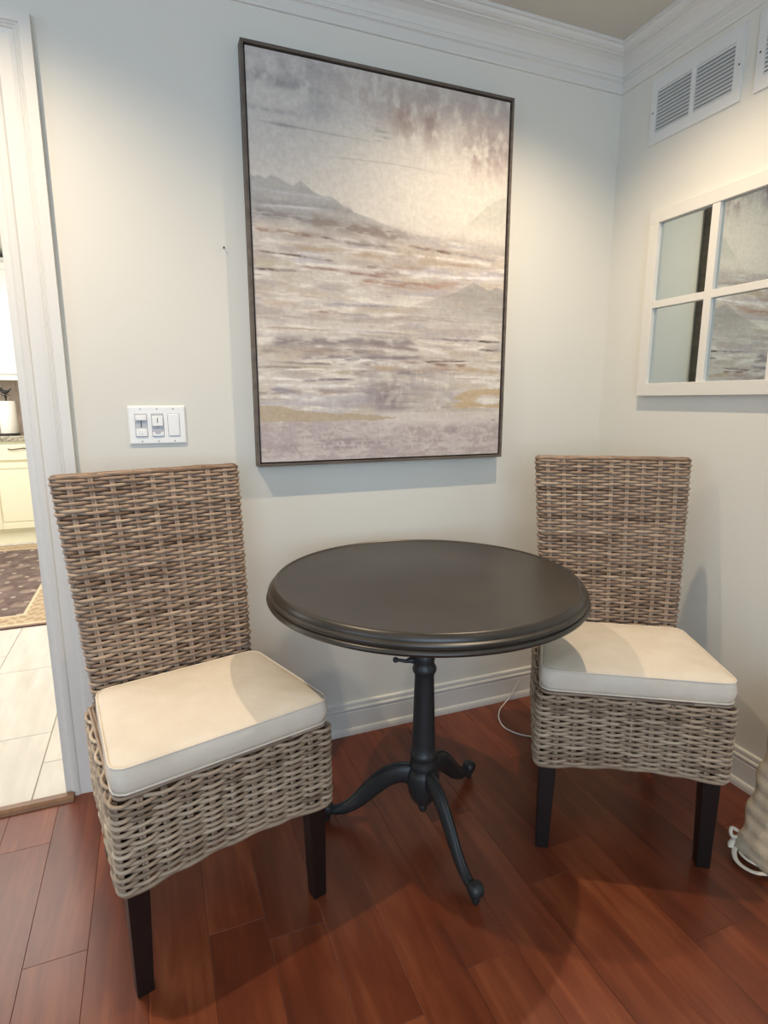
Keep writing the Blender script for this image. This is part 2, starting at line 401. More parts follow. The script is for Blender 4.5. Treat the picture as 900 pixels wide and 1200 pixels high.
def paint(u, v):
    c = lambda *a: np.array(a, float)[None, None, :]
    def mix(A, col, k): k = np.clip(k, 0, 1)[..., None]; return A*(1-k) + (np.array(col, float) if not isinstance(col, np.ndarray) else col)*k
    def bl(u0, v0, ru, rv): return np.exp(-(((u-u0)/ru)**2 + ((v-v0)/rv)**2))
    wob = (fbm(u*6, v*8, 3)-.5)
    A = np.zeros(u.shape+(3,)) + c(222, 214, 203)
    # sky
    A = mix(A, (230, 222, 210), 1.1*bl(.62, .27, .45, .15) + .5*bl(.5, .14, .22, .08))
    A = mix(A, (210, 204, 199), .95*sstep(.20, .0, v + wob*.08)*sstep(.62, .2, u))
    A = mix(A, (212, 206, 200), .7*bl(.05, .2, .25, .12))
    vert = fbm(u*40, v*16, 21); horiz = fbm(u*10, v*90, 31); fine = fbm(u*110, v*110, 41, 2)
    tex = fbm(u*26, v*34, 51)
    for (u0, v0, ru, rv, col, k) in [(.56, .085, .07, .055, (184, 164, 154), .75), (.665, .075, .04, .065, (172, 154, 149), .8), (.92, .125, .13, .065, (176, 160, 156), .75),
                                    (.95, .03, .12, .05, (190, 178, 174), .65), (.80, .05, .12, .045, (190, 176, 170), .6), (.42, .05, .12, .04, (196, 180, 172), .6),
                                    (.86, .155, .05, .02, (150, 132, 130), .5), (.46, .08, .04, .04, (196, 184, 176), .5)]:
        A = mix(A, col, k*bl(u0, v0, ru, rv)*sstep(.30, .62, .5*vert+.5*tex)*1.5)
    for (u0, v0, ru, rv, k) in [(.11, .068, .13, .010, .5), (.06, .058, .06, .012, .6), (.2, .063, .05, .01, .5), (.30, .02, .3, .02, .35), (.16, .04, .12, .03, .3), (.08, .13, .1, .006, .4), (.12, .16, .05, .004, .6), (.47, .135, .03, .003, .5), (.49, .147, .025, .003, .45), (.46, .158, .02, .003, .3), (.44, .128, .02, .002, .3), (.24, .11, .05, .03, .35)]:
        A = mix(A, (160, 156, 156), k*bl(u0, v0, ru, rv)*sstep(.25, .6, tex)*1.3)
    A = mix(A, (170, 160, 152), .55*np.exp(-((v-.158-.012*u)/.0016)**2)*sstep(.5, .3, u)*sstep(0, .08, u))
    A = mix(A, (182, 174, 164), .5*np.exp(-((v-.213-.004*np.sin(u*9))/.0016)**2)*sstep(.8, .6, u)*sstep(.25, .35, u))
    # ridges
    def ridge(pts, jag, seed):
        p = np.array(pts); h = np.interp(u, p[:, 0], p[:, 1]); return h + (fbm(u*60, u*0+seed, seed)-.5)*jag
    r1 = ridge([(-.01, .286), (.034, .281), (.05, .288), (.067, .279), (.089, .28), (.122, .29), (.147, .294), (.171, .281), (.19, .288), (.214, .303), (.246, .309), (.284, .313), (.321, .326), (.357, .337), (.398, .346), (.462, .358), (.543, .372), (.611, .39), (.7, .41), (1, .43)], .006, 5)
    m1 = sstep(-.001, .003, v-r1)*sstep(.43, .37, v + .05*(tex-.5))
    A = mix(A, (167, 165, 163), m1*(.86-.42*sstep(.25, .6, u))*(.75+.5*(horiz-.5)))
    r2 = ridge([(0, .5), (.80, .345), (.839, .328), (.868, .308), (.911, .282), (.947, .263), (.989, .251), (1.02, .246)], .004, 8)
    A = mix(A, (204, 202, 190), .75*sstep(-.001, .003, v-r2)*sstep(.36, .31, v))
    # mid / low ground
    low = sstep(.355, .43, v - .06*sstep(.2, 0, u)*0 + .03*(tex-.5))
    G = np.zeros_like(A) + c(214, 205, 195)
    G = mix(G, (238, 230, 219), sstep(.5, .66, horiz)*.9)
    G = mix(G, (182, 168, 160), sstep(.52, .34, fbm(u*7, v*60, 61))*.62)
    G = mix(G, (170, 154, 146), sstep(.47, .36, v)*.55*sstep(.3, .6, fbm(u*18, v*50, 62)))
    G = mix(G, (204, 190, 170), sstep(.56, .7, fbm(u*5, v*34, 71))*.6)
    G = mix(G, (188, 182, 188), sstep(.58, .72, fbm(u*5+9, v*38, 81))*.55)
    A = A*(1-low[..., None]) + G*low[..., None]
    S = lambda u0, u1, v0, v1, th, col, k: (sstep(u0-.01, u0+.03, u+.02*(tex-.5))*sstep(u1+.01, u1-.05, u+.08*(tex-.5)) *
        np.exp(-((v - (v0+(v1-v0)*(u-u0)/(u1-u0)) + .006*(fbm(u*14, v*0+u0*50, 91)-.5))/th)**2)*k*(.25+1.15*sstep(.32, .62, fbm(u*22, v*120, 95))), col)
    L_ = [(.0, .36, .345, .335, .010, (158, 156, 156), .6), (.0, .3, .312, .315, .004, (200, 200, 200), .6), (.02, .28, .352, .345, .004, (220, 218, 216), .6),
          (.0, .45, .365, .382, .011, (150, 142, 138), .75), (.2, .6, .372, .392, .016, (156, 142, 134), .8), (.5, .78, .378, .40, .008, (178, 166, 160), .5),
          (.62, 1.0, .395, .40, .012, (190, 185, 184), .55), (.3, .95, .432, .44, .004, (238, 230, 222), .8), (.0, .25, .40, .405, .012, (205, 192, 180), .6),
          (.15, .30, .412, .411, .0035, (96, 86, 80), .9), (.28, .55, .416, .422, .006, (150, 138, 134), .7), (.1, .5, .442, .446, .009, (186, 164, 140), .6),
          (0, .30, .458, .468, .0022, (112, 98, 88), .85), (0, .16, .489, .484, .012, (200, 190, 168), .8), (0, .2, .502, .500, .0025, (92, 74, 62), .95), (.16, .5, .488, .498, .004, (150, 120, 108), .6),
          (.5, .8, .425, .43, .020, (184, 166, 144), .0), (.58, .78, .415, .418, .004, (120, 104, 90), .9), (.74, .97, .42, .428, .006, (168, 156, 156), .6),
          (.38, .72, .517, .512, .0075, (176, 144, 128), .85), (.38, .60, .496, .488, .004, (164, 134, 124), .65), (.6, .8, .52, .50, .008, (190, 158, 140), .5),
          (.55, .99, .475, .47, .012, (196, 188, 192), .7), (.6, 1., .488, .476, .006, (240, 234, 230), .8), (.0, .35, .55, .562, .007, (206, 190, 172), .6),
          (.02, .25, .582, .594, .008, (206, 186, 168), .65), (.17, .30, .597, .600, .005, (182, 146, 128), .75), (.2, .6, .600, .606, .003, (166, 150, 142), .5),
          (0, .5, .64, .648, .007, (236, 228, 216), .8), (.35, .75, .655, .66, .008, (200, 188, 174), .6), (.72, 1.0, .660, .661, .0024, (78, 70, 64), .95), (.89, 1.0, .683, .685, .0028, (84, 76, 70), .95),
          (.05, .6, .682, .668, .013, (158, 148, 146), .75), (.0, .5, .70, .70, .010, (166, 154, 148), .75), (.15, .65, .72, .712, .006, (146, 134, 136), .7), (.4, .62, .677, .692, .007, (148, 132, 132), .6),
          (.55, .85, .728, .733, .005, (156, 128, 114), .8), (.62, .84, .726, .720, .0022, (108, 90, 82), .8), (.78, 1., .742, .748, .008, (198, 178, 152), .75), (.66, .8, .74, .745, .004, (190, 156, 136), .65),
          (.62, .72, .672, .67, .008, (206, 192, 172), .6), (.42, .55, .742, .744, .008, (196, 172, 146), .7), (.02, .4, .742, .76, .007, (196, 182, 160), .7), (.08, .45, .752, .748, .0022, (246, 240, 232), .8),
          (.04, .22, .776, .780, .0035, (248, 244, 240), .9), (.16, .36, .783, .776, .0026, (120, 110, 122), .8), (.03, .14, .80, .812, .006, (160, 154, 164), .8), (.0, .42, .792, .795, .004, (236, 230, 224), .7), (.2, .46, .806, .815, .006, (172, 160, 158), .6), (.0, .25, .825, .828, .008, (236, 230, 224), .8)]
    for a in L_:
        k, col = S(*a); A = mix(A, col, k)
    rs = np.random.default_rng(5); brk = sstep(.38, .6, fbm(u*30, v*170, 97)); brk2 = sstep(.4, .6, fbm(u*16+3, v*110, 98))
    pal = [(238, 232, 222), (244, 238, 230), (160, 148, 142), (182, 168, 156), (150, 142, 146), (204, 188, 168), (140, 124, 116), (196, 190, 196), (176, 152, 136)]
    for q in range(150):
        u0 = rs.random()*1.1-.05; v0 = .375+rs.random()*.49; ru = .03+rs.random()**2*.16; rv = .0016+rs.random()**2*.006; col = pal[rs.integers(len(pal))]; k = .35+.5*rs.random()
        A = mix(A, col, k*np.exp(-((u-u0)/ru)**4-((v-v0-.02*(u-u0)*(rs.random()-.5)-.004*(tex-.5))/rv)**2)*(brk if q % 2 else brk2)*1.2)
    # brown patch mid-right, grey mountain on the right
    A = mix(A, (184, 166, 142), .8*bl(.62, .445, .11, .022)*sstep(.3, .55, fbm(u*30, v*60, 101)))
    r3 = ridge([(-.1, .9), (.40, .63), (.614, .568), (.648, .556), (.701, .542), (.791, .519), (.836, .5), (.865, .492), (.896, .501), (.935, .511), (.965, .5), (1.0, .506)], .005, 12)
    A = mix(A, (168, 163, 157), sstep(0, .004, v-r3)*sstep(.665, .54, v+.02*(tex-.5))*sstep(.5, .8, u)*(.72+.8*(horiz-.5)))
    A = mix(A, (235, 230, 216), .85*bl(.6, .565, .1, .012)*sstep(.002, -.006, v-r3))
    # purple smudge and texture low centre
    A = mix(A, (140, 128, 128), .95*bl(.50, .825, .085, .045)*(.35+.65*sstep(.35, .6, .3*vert+.3*fine+.4*fbm(u*50, v*70, 141))))
    A = mix(A, (168, 158, 160), .55*bl(.55, .80, .2, .06)*sstep(.35, .6, vert))
    # bottom band
    bb = sstep(.885, .90, v + .008*(tex-.5))
    B = np.zeros_like(A) + c(213, 202, 197)
    B = mix(B, (180, 164, 162), sstep(.42, .62, .4*fbm(u*9, v*26, 111)+.3*fine+.3*fbm(u*30, v*150, 112))*.85)
    B = mix(B, (196, 184, 184), sstep(.5, .7, vert)*.4)
    A = A*(1-bb[..., None]) + B*bb[..., None]
    A = mix(A, (224, 214, 206), .7*sstep(.86, .875, v)*sstep(.92, .89, v)*sstep(.3, .6, u))
    def poly(pts):
        ins = np.zeros(u.shape, bool); P = pts; uu = u + .006*(fine-.5); vv = v + .006*(fbm(u*40, v*40, 131)-.5)
        for i in range(len(P)):
            (xa, ya), (xb, yb) = P[i], P[i-1]
            cnd = ((ya > vv) != (yb > vv)) & (uu < (xb-xa)*(vv-ya)/((yb-ya) or 1e-9)+xa); ins ^= cnd
        return ins.astype(float)
    A = mix(A, (190, 172, 148), .9*poly([(-.02, .848), (.076, .848), (.13, .862), (.244, .868), (.443, .876), (.547, .885), (.443, .891), (.12, .892), (-.02, .892)]))
    A = mix(A, (204, 180, 146), .9*poly([(.776, .827), (.841, .807), (.926, .799), (1.01, .802), (1.01, .819), (.919, .819), (.881, .837), (.929, .848), (1.01, .842), (1.01, .86), (.882, .854), (.823, .859), (.774, .852), (.822, .837)]))
    A = mix(A, (242, 236, 224), .9*bl(.94, .834, .05, .010))
    for (u0, v0, ru, rv) in [(.30, .945, .12, .006), (.35, .955, .14, .004), (.12, .965, .05, .010), (.3, .965, .15, .008), (.62, .915, .04, .005), (.78, .925, .03, .008), (.7, .955, .14, .004), (.97, .895, .012, .003)]:
        A = mix(A, (150, 132, 134), .6*bl(u0, v0, ru, rv)*sstep(.3, .6, .5*fine+.5*horiz))
    A = A + (fine[..., None]-.5)*16 + (fbm(u*60, v*220, 121, 2)[..., None]-.5)*12
    return s2l(A-5)*1.0
ymesh = -(PD-.006)
o = grid_obj('canvas', CW, CH, 330, 440, lambda u, v: (ci+u*CW, np.full(u.shape, ymesh), ci+(1-v)*CH), paint, M['canvas'], pt)
sol = boxo('canvas_stretcher', (ci, ymesh+.0004, ci), (ci+CW, -.0145, ci+CH), mat('canvas_edge', (205, 196, 186), .8), pt)

# ------------------------------------------------------------------ light switch plate
SX, SZ = -1.7665+.081, 1.1607
sw = thing('light_switch', (SX, 0, SZ), 0, 'white three-gang switch plate with two slide dimmers and a rocker beside the doorway', 'light switch')
hw, hh = .081, .0573
v = [(-hw, -.001, -hh), (hw, -.001, -hh), (hw, -.001, hh), (-hw, -.001, hh), (-hw, -.0035, -hh), (hw, -.0035, -hh), (hw, -.0035, hh), (-hw, -.0035, hh),
     (-hw+.004, -.0065, -hh+.004), (hw-.004, -.0065, -hh+.004), (hw-.004, -.0065, hh-.004), (-hw+.004, -.0065, hh-.004)]
f = [(0,1,5,4),(1,2,6,5),(2,3,7,6),(3,0,4,7),(4,5,9,8),(5,6,10,9),(6,7,11,10),(7,4,8,11),(8,9,10,11),(3,2,1,0)]
obj('plate', v, f, M['plastic'], sw, bevel=.0006)
grey = mat('switch_recess', (188, 190, 196), .45)
for i, dx in enumerate((-.046, 0, .046)):
    boxo('gap', (dx-.0172, -.0068, -.0345), (dx+.0172, -.0060, .0345), mat('switch_gap', (150, 150, 152), .6), sw)
    boxo('insert', (dx-.0162, -.0075, -.0335), (dx+.0162, -.0062, .0335), M['plastic'] if i == 2 else grey, sw, bevel=.0004)
    if i < 2:
        zk = .022 if i == 0 else .012
        boxo('slide_slot', (dx-.0012, -.0079, -.006), (dx+.0012, -.0074, .026), M['dark'], sw)
        hk = .008 if i == 0 else .0155
        s = boxo('slide_knob', (dx-.0155, -.0125, zk-hk), (dx+.0155, -.0076, zk+hk), M['plastic'], sw, bevel=.0022)
        if i == 1: boxo('knob_mark', (dx-.0010, -.0127, zk-.005), (dx+.0010, -.0124, zk+.010), M['dark'], sw)
        boxo('rocker_base', (dx-.0155, -.0100, -.0325), (dx+.0155, -.0076, -.010 if i == 0 else -.021), M['plastic'], sw, bevel=.001)
        boxo('push_button', (dx-.008, -.0108, -.026), (dx+.007, -.0092, -.014), M['plastic'] if i == 0 else grey, sw, bevel=.001)
    else:
        boxo('rocker', (dx-.0145, -.0092, -.032), (dx+.0145, -.0076, .032), M['plastic'], sw, bevel=.001)
        boxo('indicator', (dx-.0115, -.0096, .018), (dx-.0085, -.0092, .021), M['cabw'], sw)
    for zz in (.048, -.048):
        MB().lathe([(0.0001, 0), (.0022, 0), (.0018, .0008), (.0001, .001)], 10).build('screw', mat('screw_grey', (150, 150, 150), .4), sw, loc=(dx, -.0066, zz)).rotation_euler = (PI/2, 0, 0)

# nail on the wall
nl = MB().lathe([(.0012, 0), (.0012, .008), (.003, .0085), (.003, .0098), (.0005, .0102)], 10).build('nail', M['nail'])
nl.location = (-1.465, 0, 1.681); nl.rotation_euler = (PI/2, 0, 0)
tag(nl, 'small dark nail in the back wall left of the painting', 'nail')

# ------------------------------------------------------------------ air vents on the right wall
def vent(y_right, label, n_g=2):
    """y_right: the end nearest the corner; runs towards -y"""
    t = thing('air_vent', (0, y_right, 2.11), 0, label, 'vent', 'air return grilles high on the right wall')
    Wv, Hv = .345, .208
    g0 = .026; gw = .1365; gap = .0175; z0, z1 = .034, .170
    fr = MB(); T = -.006
    for a, c in ((0, g0), (g0+gw, g0+gw+gap), (g0+2*gw+gap, Wv)): fr.box((T, -c, z0), (-.0005, -a, z1))
    fr.box((T, -Wv, 0), (-.0005, 0, z0)).box((T, -Wv, z1), (-.0005, 0, Hv))
    fr.build('frame', M['ventm'], t)
    for k, (a, c) in enumerate(((g0, g0+gw), (g0+gw+gap, g0+2*gw+gap))):
        boxo('duct_backing', (-.0012, -c, z0), (-.0004, -a, z1), M['ventdark'], t)
        n = 12
        for i in range(n):
            z = z0 + (i+.5)*(z1-z0)/n
            h = .0052
            vv = [(-.0068, -c, z-h-.0006), (-.0068, -a, z-h-.0006), (-.0014, -a, z+h-.0006), (-.0014, -c, z+h-.0006), (-.0068, -c, z-h+.0008), (-.0068, -a, z-h+.0008), (-.0014, -a, z+h+.0008), (-.0014, -c, z+h+.0008)]
            obj('louver', vv, [(0,3,2,1),(4,5,6,7),(0,1,5,4),(1,2,6,5),(2,3,7,6),(3,0,4,7)], M['ventm'], t)
    for yy in (.011, Wv-.011):
        MB().lathe([(.0001, 0), (.003, 0), (.003, .0006), (.0002, .0012)], 10).build('screw', M['nail'], t, loc=(-.006, -yy, (z0+z1)/2)).rotation_euler = (0, -PI/2, 0)
vent(-.1525, 'white louvred double air vent nearest the corner on the right wall under the crown')
vent(-.541, 'white louvred air vent cut by the right edge of the photo, further from the corner')

# ------------------------------------------------------------------ window-pane mirror on the right wall
mr = thing('wall_mirror', (0, 0, 0), 0, 'white window-pane mirror on the right wall reflecting the painting', 'mirror')
ncol = 4; pw, mw, sw_ = .2078, .028, .042
zr = (1.2926, 1.5525, 1.5766, 1.8365)
y0 = -.2482; ye = y0 - ncol*pw - (ncol-1)*mw
XF = -.024
boxo('frame_stile', (XF, y0, 1.2926), (-.001, y0+sw_, 1.8365), M['mframe'], mr, bevel=.0012)
boxo('frame_stile', (XF, ye-sw_, 1.2926), (-.001, ye, 1.8365), M['mframe'], mr, bevel=.0012)
boxo('frame_rail', (XF-.002, ye-sw_, 1.2485), (-.001, y0+sw_, 1.2926), M['mframe'], mr, bevel=.0015)
boxo('frame_rail', (XF, ye-sw_, 1.8365), (-.001, y0+sw_, 1.8785), M['mframe'], mr, bevel=.0012)
for r in range(2):
    for c in range(ncol):
        ya = y0 - c*(pw+mw)
        boxo('mirror_pane', (-.010, ya-pw-.003, zr[2*r]-.003), (-.004, ya+.003, zr[2*r+1]+.003), M['mirror'], mr)
for c in range(ncol-1):
    ya = y0 - c*(pw+mw) - pw
    boxo('mullion', (XF+.002, ya-mw, 1.2926), (-.002, ya, 1.8365), M['mframe'], mr, bevel=.001)
for c in range(ncol):
    ya = y0 - c*(pw+mw)
    boxo('crossbar', (XF+.002, ya-pw, zr[1]), (-.002, ya, zr[2]), M['mframe'], mr, bevel=.001)

# ------------------------------------------------------------------ round pedestal table
TX, TY = -1.047, -.549
tb = thing('round_table', (TX, TY, 0), 0, 'round dark pedestal table with moulded edge between the two wicker chairs', 'table')
prof = [(.0005, .728), (.30, .727), (.400, .727), (.414, .7275), (.4200, .731), (.4220, .736), (.4205, .7405), (.4175, .7425), (.4135, .7435), (.4135, .7455), (.4170, .7470), (.4180, .7510), (.4165, .7545), (.4125, .7560), (.4100, .7570), (.4098, .7590),
        (.4092, .7625), (.4070, .7670), (.4035, .7710), (.4010, .7735), (.3975, .7740), (.3955, .7725), (.3940, .7705), (.392, .770), (.20, .770), (.0005, .770)]
o = MB().lathe(prof, 160).build('table_top', M['table'], tb, smooth=True)
o.data.set_sharp_from_angle(angle=math.radians(38)) if hasattr(o.data, 'set_sharp_from_angle') else None
colp = [(.0005, .700), (.020, .700), (.019, .560), (.024, .552), (.0285, .546), (.0285, .530), (.0275, .524), (.0285, .517), (.0325, .510), (.0338, .503), (.0325, .496), (.0285, .490), (.0270, .484),
        (.0285, .43), (.031, .34), (.0335, .275), (.0345, .255), (.0375, .251), (.0395, .245), (.0385, .239), (.0365, .235), (.0365, .222), (.0385, .216), (.0395, .208), (.038, .202), (.0375, .198),
        (.043, .190), (.0465, .175), (.0460, .150), (.0420, .125), (.0350, .105), (.0250, .090), (.0165, .083), (.0115, .078), (.0130, .073), (.0125, .066), (.0090, .058), (.0010, .052)]
o = MB().lathe(colp, 40).build('pedestal_column', M['iron'], tb, smooth=True)
o.data.set_sharp_from_angle(angle=math.radians(50)) if hasattr(o.data, 'set_sharp_from_angle') else None
# tilting block under the top with its latch
b = MB().box((-.035, -.035, .698), (.035, .035, .7275))
b.build('tilt_block', M['iron'], tb, bevel=.004)
dl = Vector((-.93, .37, 0))     # latch direction
pts = [dl*r + Vector((0, 0, z)) for r, z in ((.02, .524), (.040, .528), (.052, .524), (.068, .527), (.080, .528))]
b = MB().tube(pts, [.010, .009, .0055, .005, .005], 8)
c = pts[-1]; b.lathe([(.0005, -.0085), (.006, -.006), (.0085, 0), (.006, .006), (.0005, .0085)], 10, (c.x, c.y, c.z))
b.build('latch', M['iron'], tb, smooth=True)
for ang in (math.radians(-88), math.radians(32), math.radians(152)):
    d = Vector((math.cos(ang), math.sin(ang), 0))
    ctr = smooth_path([(.020, .168, .034, .016), (.060, .176, .031, .0175), (.105, .158, .029, .0165), (.150, .116, .026, .015), (.190, .074, .0215, .014), (.225, .048, .0175, .0135), (.258, .036, .0145, .013), (.282, .037, .012, .012)], 5)
    pts = [d*p[0] + Vector((0, 0, p[1])) for p in ctr]; rad = [(p[2], p[3]) for p in ctr]
    lg = MB().tube(pts, rad, 12).build('leg', M['iron'], tb, smooth=True)
    # raised rib on the back of the leg, scroll and glide
    rib = [d*p[0] + Vector((0, 0, p[1])) for p in ctr]
    up = []
    for i, p in enumerate(rib):
        t = (rib[min(i+1, len(rib)-1)]-rib[max(i-1, 0)]).normalized(); u_ = Vector((0, 0, 1)); u_ = (u_-t*u_.dot(t)).normalized(); up.append(p+u_*ctr[i][2]*.98)
    MB().tube(up[2:-4], .0045, 6).build('leg_rib', M['iron'], lg, smooth=True)
    e = d*.286
    q = Vector((-d.y, d.x, 0))
    sc = MB(); pr_ = [(.0005, -.019), (.012, -.018), (.019, -.013), (.0205, 0), (.019, .013), (.012, .018), (.0005, .019)]
    n_ = 16; vv = []
    for r, z in pr_:
        for k in range(n_):
            a = 2*PI*k/n_; vv.append(tuple(e + Vector((0, 0, .040)) + q*z + (d*math.cos(a)+Vector((0, 0, 1))*math.sin(a))*r))
    ff = [(i*n_+k, i*n_+(k+1) % n_, (i+1)*n_+(k+1) % n_, (i+1)*n_+k) for i in range(len(pr_)-1) for k in range(n_)]
    sc.add(vv, ff).build('foot_scroll', M['iron'], lg, smooth=True)
    MB().lathe([(.0005, 0), (.007, .0), (.010, .006), (.013, .020), (.0135, .026), (.0005, .028)], 14, (e.x, e.y, 0)).build('glide', M['iron'], lg, smooth=True)

# ------------------------------------------------------------------ wicker dining chairs
def rrect(hw, hd, r, cy=0, n=400):
    """closed rounded rectangle, arc-length sampled, starting at front centre going +x; returns pts (n,2), normals (n,2), perimeter"""
    P = []; N_ = []
    def arc(cx_, cy_, a0, a1, m_=14):
        for k in range(m_+1):
            a = a0+(a1-a0)*k/m_; P.append((cx_+r*math.cos(a), cy_+r*math.sin(a)))
    P.append((0, -hd)); arc(hw-r, -hd+r, -PI/2, 0); arc(hw-r, hd-r, 0, PI/2); arc(-hw+r, hd-r, PI/2, PI); arc(-hw+r, -hd+r, PI, 1.5*PI); P.append((0, -hd))
    P = np.array(P); d = np.hypot(*np.diff(P, axis=0).T); s = np.concatenate([[0], np.cumsum(d)]); L_ = s[-1]
    t = np.linspace(0, L_, n, endpoint=False); X = np.interp(t, s, P[:, 0]); Y = np.interp(t, s, P[:, 1])
    dx = np.roll(X, -1)-np.roll(X, 1); dy = np.roll(Y, -1)-np.roll(Y, 1); l = np.hypot(dx, dy)
    return X, Y+cy, dy/l, -dx/l, L_

def strands_mesh(name, rings, closed_flags, radii, tints, K=5):
    """rings: list of (M,3) point arrays; builds swept tubes as one mesh with a tint colour attribute"""
    V = []; F = []; C = []; n0 = 0
    for P, cl, R_, T in zip(rings, closed_flags, radii, tints):
        m_ = len(P)
        if cl: tg = np.roll(P, -1, 0)-np.roll(P, 1, 0)
        else: tg = np.gradient(P, axis=0)
        tg /= np.linalg.norm(tg, axis=1)[:, None]+1e-9
        ref = np.array([0, 0, 1.]) if abs(tg[:, 2]).mean() < .7 else np.array([0, 1., 0])
        u = ref-tg*(tg@ref)[:, None]; u /= np.linalg.norm(u, axis=1)[:, None]+1e-9; s = np.cross(tg, u)
        a = 2*PI*np.arange(K)/K
        R_ = np.broadcast_to(np.asarray(R_, float), (m_,))
        ring = P[:, None, :] + R_[:, None, None]*(u[:, None, :]*np.cos(a)[None, :, None] + s[:, None, :]*np.sin(a)[None, :, None])
        V.append(ring.reshape(-1, 3)); C.append(np.repeat(T, K, axis=0))
        seg = m_ if cl else m_-1
        i = np.repeat(np.arange(seg), K); k = np.tile(np.arange(K), seg); i2 = (i+1) % m_; k2 = (k+1) % K
        F.append(np.stack([i*K+k, i2*K+k, i2*K+k2, i*K+k2], 1)+n0); n0 += m_*K
    V = np.concatenate(V); F = np.concatenate(F); C = np.concatenate(C)
    me = bpy.data.meshes.new(name); me.vertices.add(len(V)); me.vertices.foreach_set('co', V.astype(np.float32).ravel())
    me.loops.add(F.size); me.loops.foreach_set('vertex_index', F.ravel().astype(np.int32))
    me.polygons.add(len(F)); me.polygons.foreach_set('loop_start', np.arange(0, F.size, 4, dtype=np.int32))
    me.update(); me.polygons.foreach_set('use_smooth', np.ones(len(F), bool))
    at = me.color_attributes.new('tint', 'FLOAT_COLOR', 'POINT')
    at.data.foreach_set('color', np.concatenate([C, np.ones((len(C), 1))], 1).astype(np.float32).ravel())
    me.materials.append(M['strand'])
    return me

def tints(m_, cells, base=(156, 133, 114), low=(110, 88, 72), hi=(186, 164, 142)):
    """per-vertex colour along one strand: slow drift plus changes where canes are spliced"""
    t = np.arange(m_)/m_
    a = RNG.normal(0, .25); k = int(RNG.integers(3, 7)); cuts = np.sort(RNG.random(k)); lev = RNG.normal(0, .34, k+1)
    x = a + lev[np.searchsorted(cuts, t)] + .25*(fbm(t*cells*1.5, t*0+RNG.random()*99, 7, 3)-.5)*3
    x = np.clip(x, -1, 1); B = s2l(np.array([base]*m_, float)); Lw = s2l(np.array([low]*m_, float)); H = s2l(np.array([hi]*m_, float))
    k1 = np.clip(x, 0, 1)[:, None]; k2 = np.clip(-x, 0, 1)[:, None]
    return B*(1-k1-k2)+H*k1+Lw*k2

SEATZ, BACKZ = .478, 1.048
BY0, BY1 = .121, .240      # centre line of the backrest at seat and at top
HD = .019
def back_center(z):
    t = np.clip((z-SEATZ)/(BACKZ-SEATZ), 0, 1); return BY0+(BY1-BY0)*(t**1.15)
def back_hw(z):
    t = np.clip((z-SEATZ)/(BACKZ-SEATZ), 0, 1); return .198+.036*t
def make_back_mesh():
    N = 20; rings = []; cl = []; rad = []; tn = []; n = N*8
    z = SEATZ-.01; r = 0; top = BACKZ-.004; z = SEATZ+.006
    pitch = .0088
    rows = int((top-z)/pitch); pitch = (top-z-.004)/(rows-1)
    wob_seed = 301
    for r in range(rows+3):
        zz = z + r*pitch; hd = HD; am = .0046; cap = r-rows
        if cap >= 0: hd = (.017, .011, .004)[cap]; zz = top + (.003, .0065, .008)[cap]; am = .0035
        X, Y, NX, NY, L_ = rrect(back_hw(zz)-(.0, .002, .006)[max(cap, 0)], hd, min(.014, hd*.9), 0, n)
        s = np.arange(n)/n*N
        ph = np.cos(PI*(s + r))
        off = am*np.sign(ph)*np.abs(ph)**.8*(1+RNG.normal(0, .12)) + RNG.normal(0, .0006)
        dz = .0022*(fbm(s*.35, s*0+r*.23, wob_seed, 2)-.5)*2 + .0012*(fbm(s*.9, s*0+r*3.1, 77, 2)-.5)*2
        Zc = zz+dz
        P = np.stack([X+NX*off, Y+NY*off+back_center(Zc), Zc], 1)
        rings.append(P); cl.append(True); rad.append(.0046*(1+RNG.normal(0, .06))*(1+.12*(fbm(s*.8, s*0+r, 13, 2)-.5))); tn.append(tints(n, N))
    # stakes (pairs)
    Xs, Ys, NXs, NYs, L_ = rrect(1, HD, .014, 0, n)
    for k in range(N):
        for dlt in (-.1, .1):
            i = ((k+dlt)/N) % 1
            zs = np.linspace(SEATZ-.01, BACKZ-.004, 24); pts = []
            for zc in zs:
                X, Y, NX, NY, L_ = rrect(back_hw(zc), HD, .014, 0, n)
                j = int(i*n) % n; pts.append((X[j]+NX[j]*.0005, Y[j]+NY[j]*.0005+back_center(zc), zc))
            P = np.array(pts); rings.append(P); cl.append(False); rad.append(.0042); tn.append(tints(24, 3))
    return strands_mesh('woven_strand', rings, cl, rad, tn)
AHW, AY0, AY1, AZ0 = .241, -.272, .158, .262
TAP = lambda y: 1-.09*np.clip((np.asarray(y)-AY0)/(AY1-AY0), 0, 1.1)
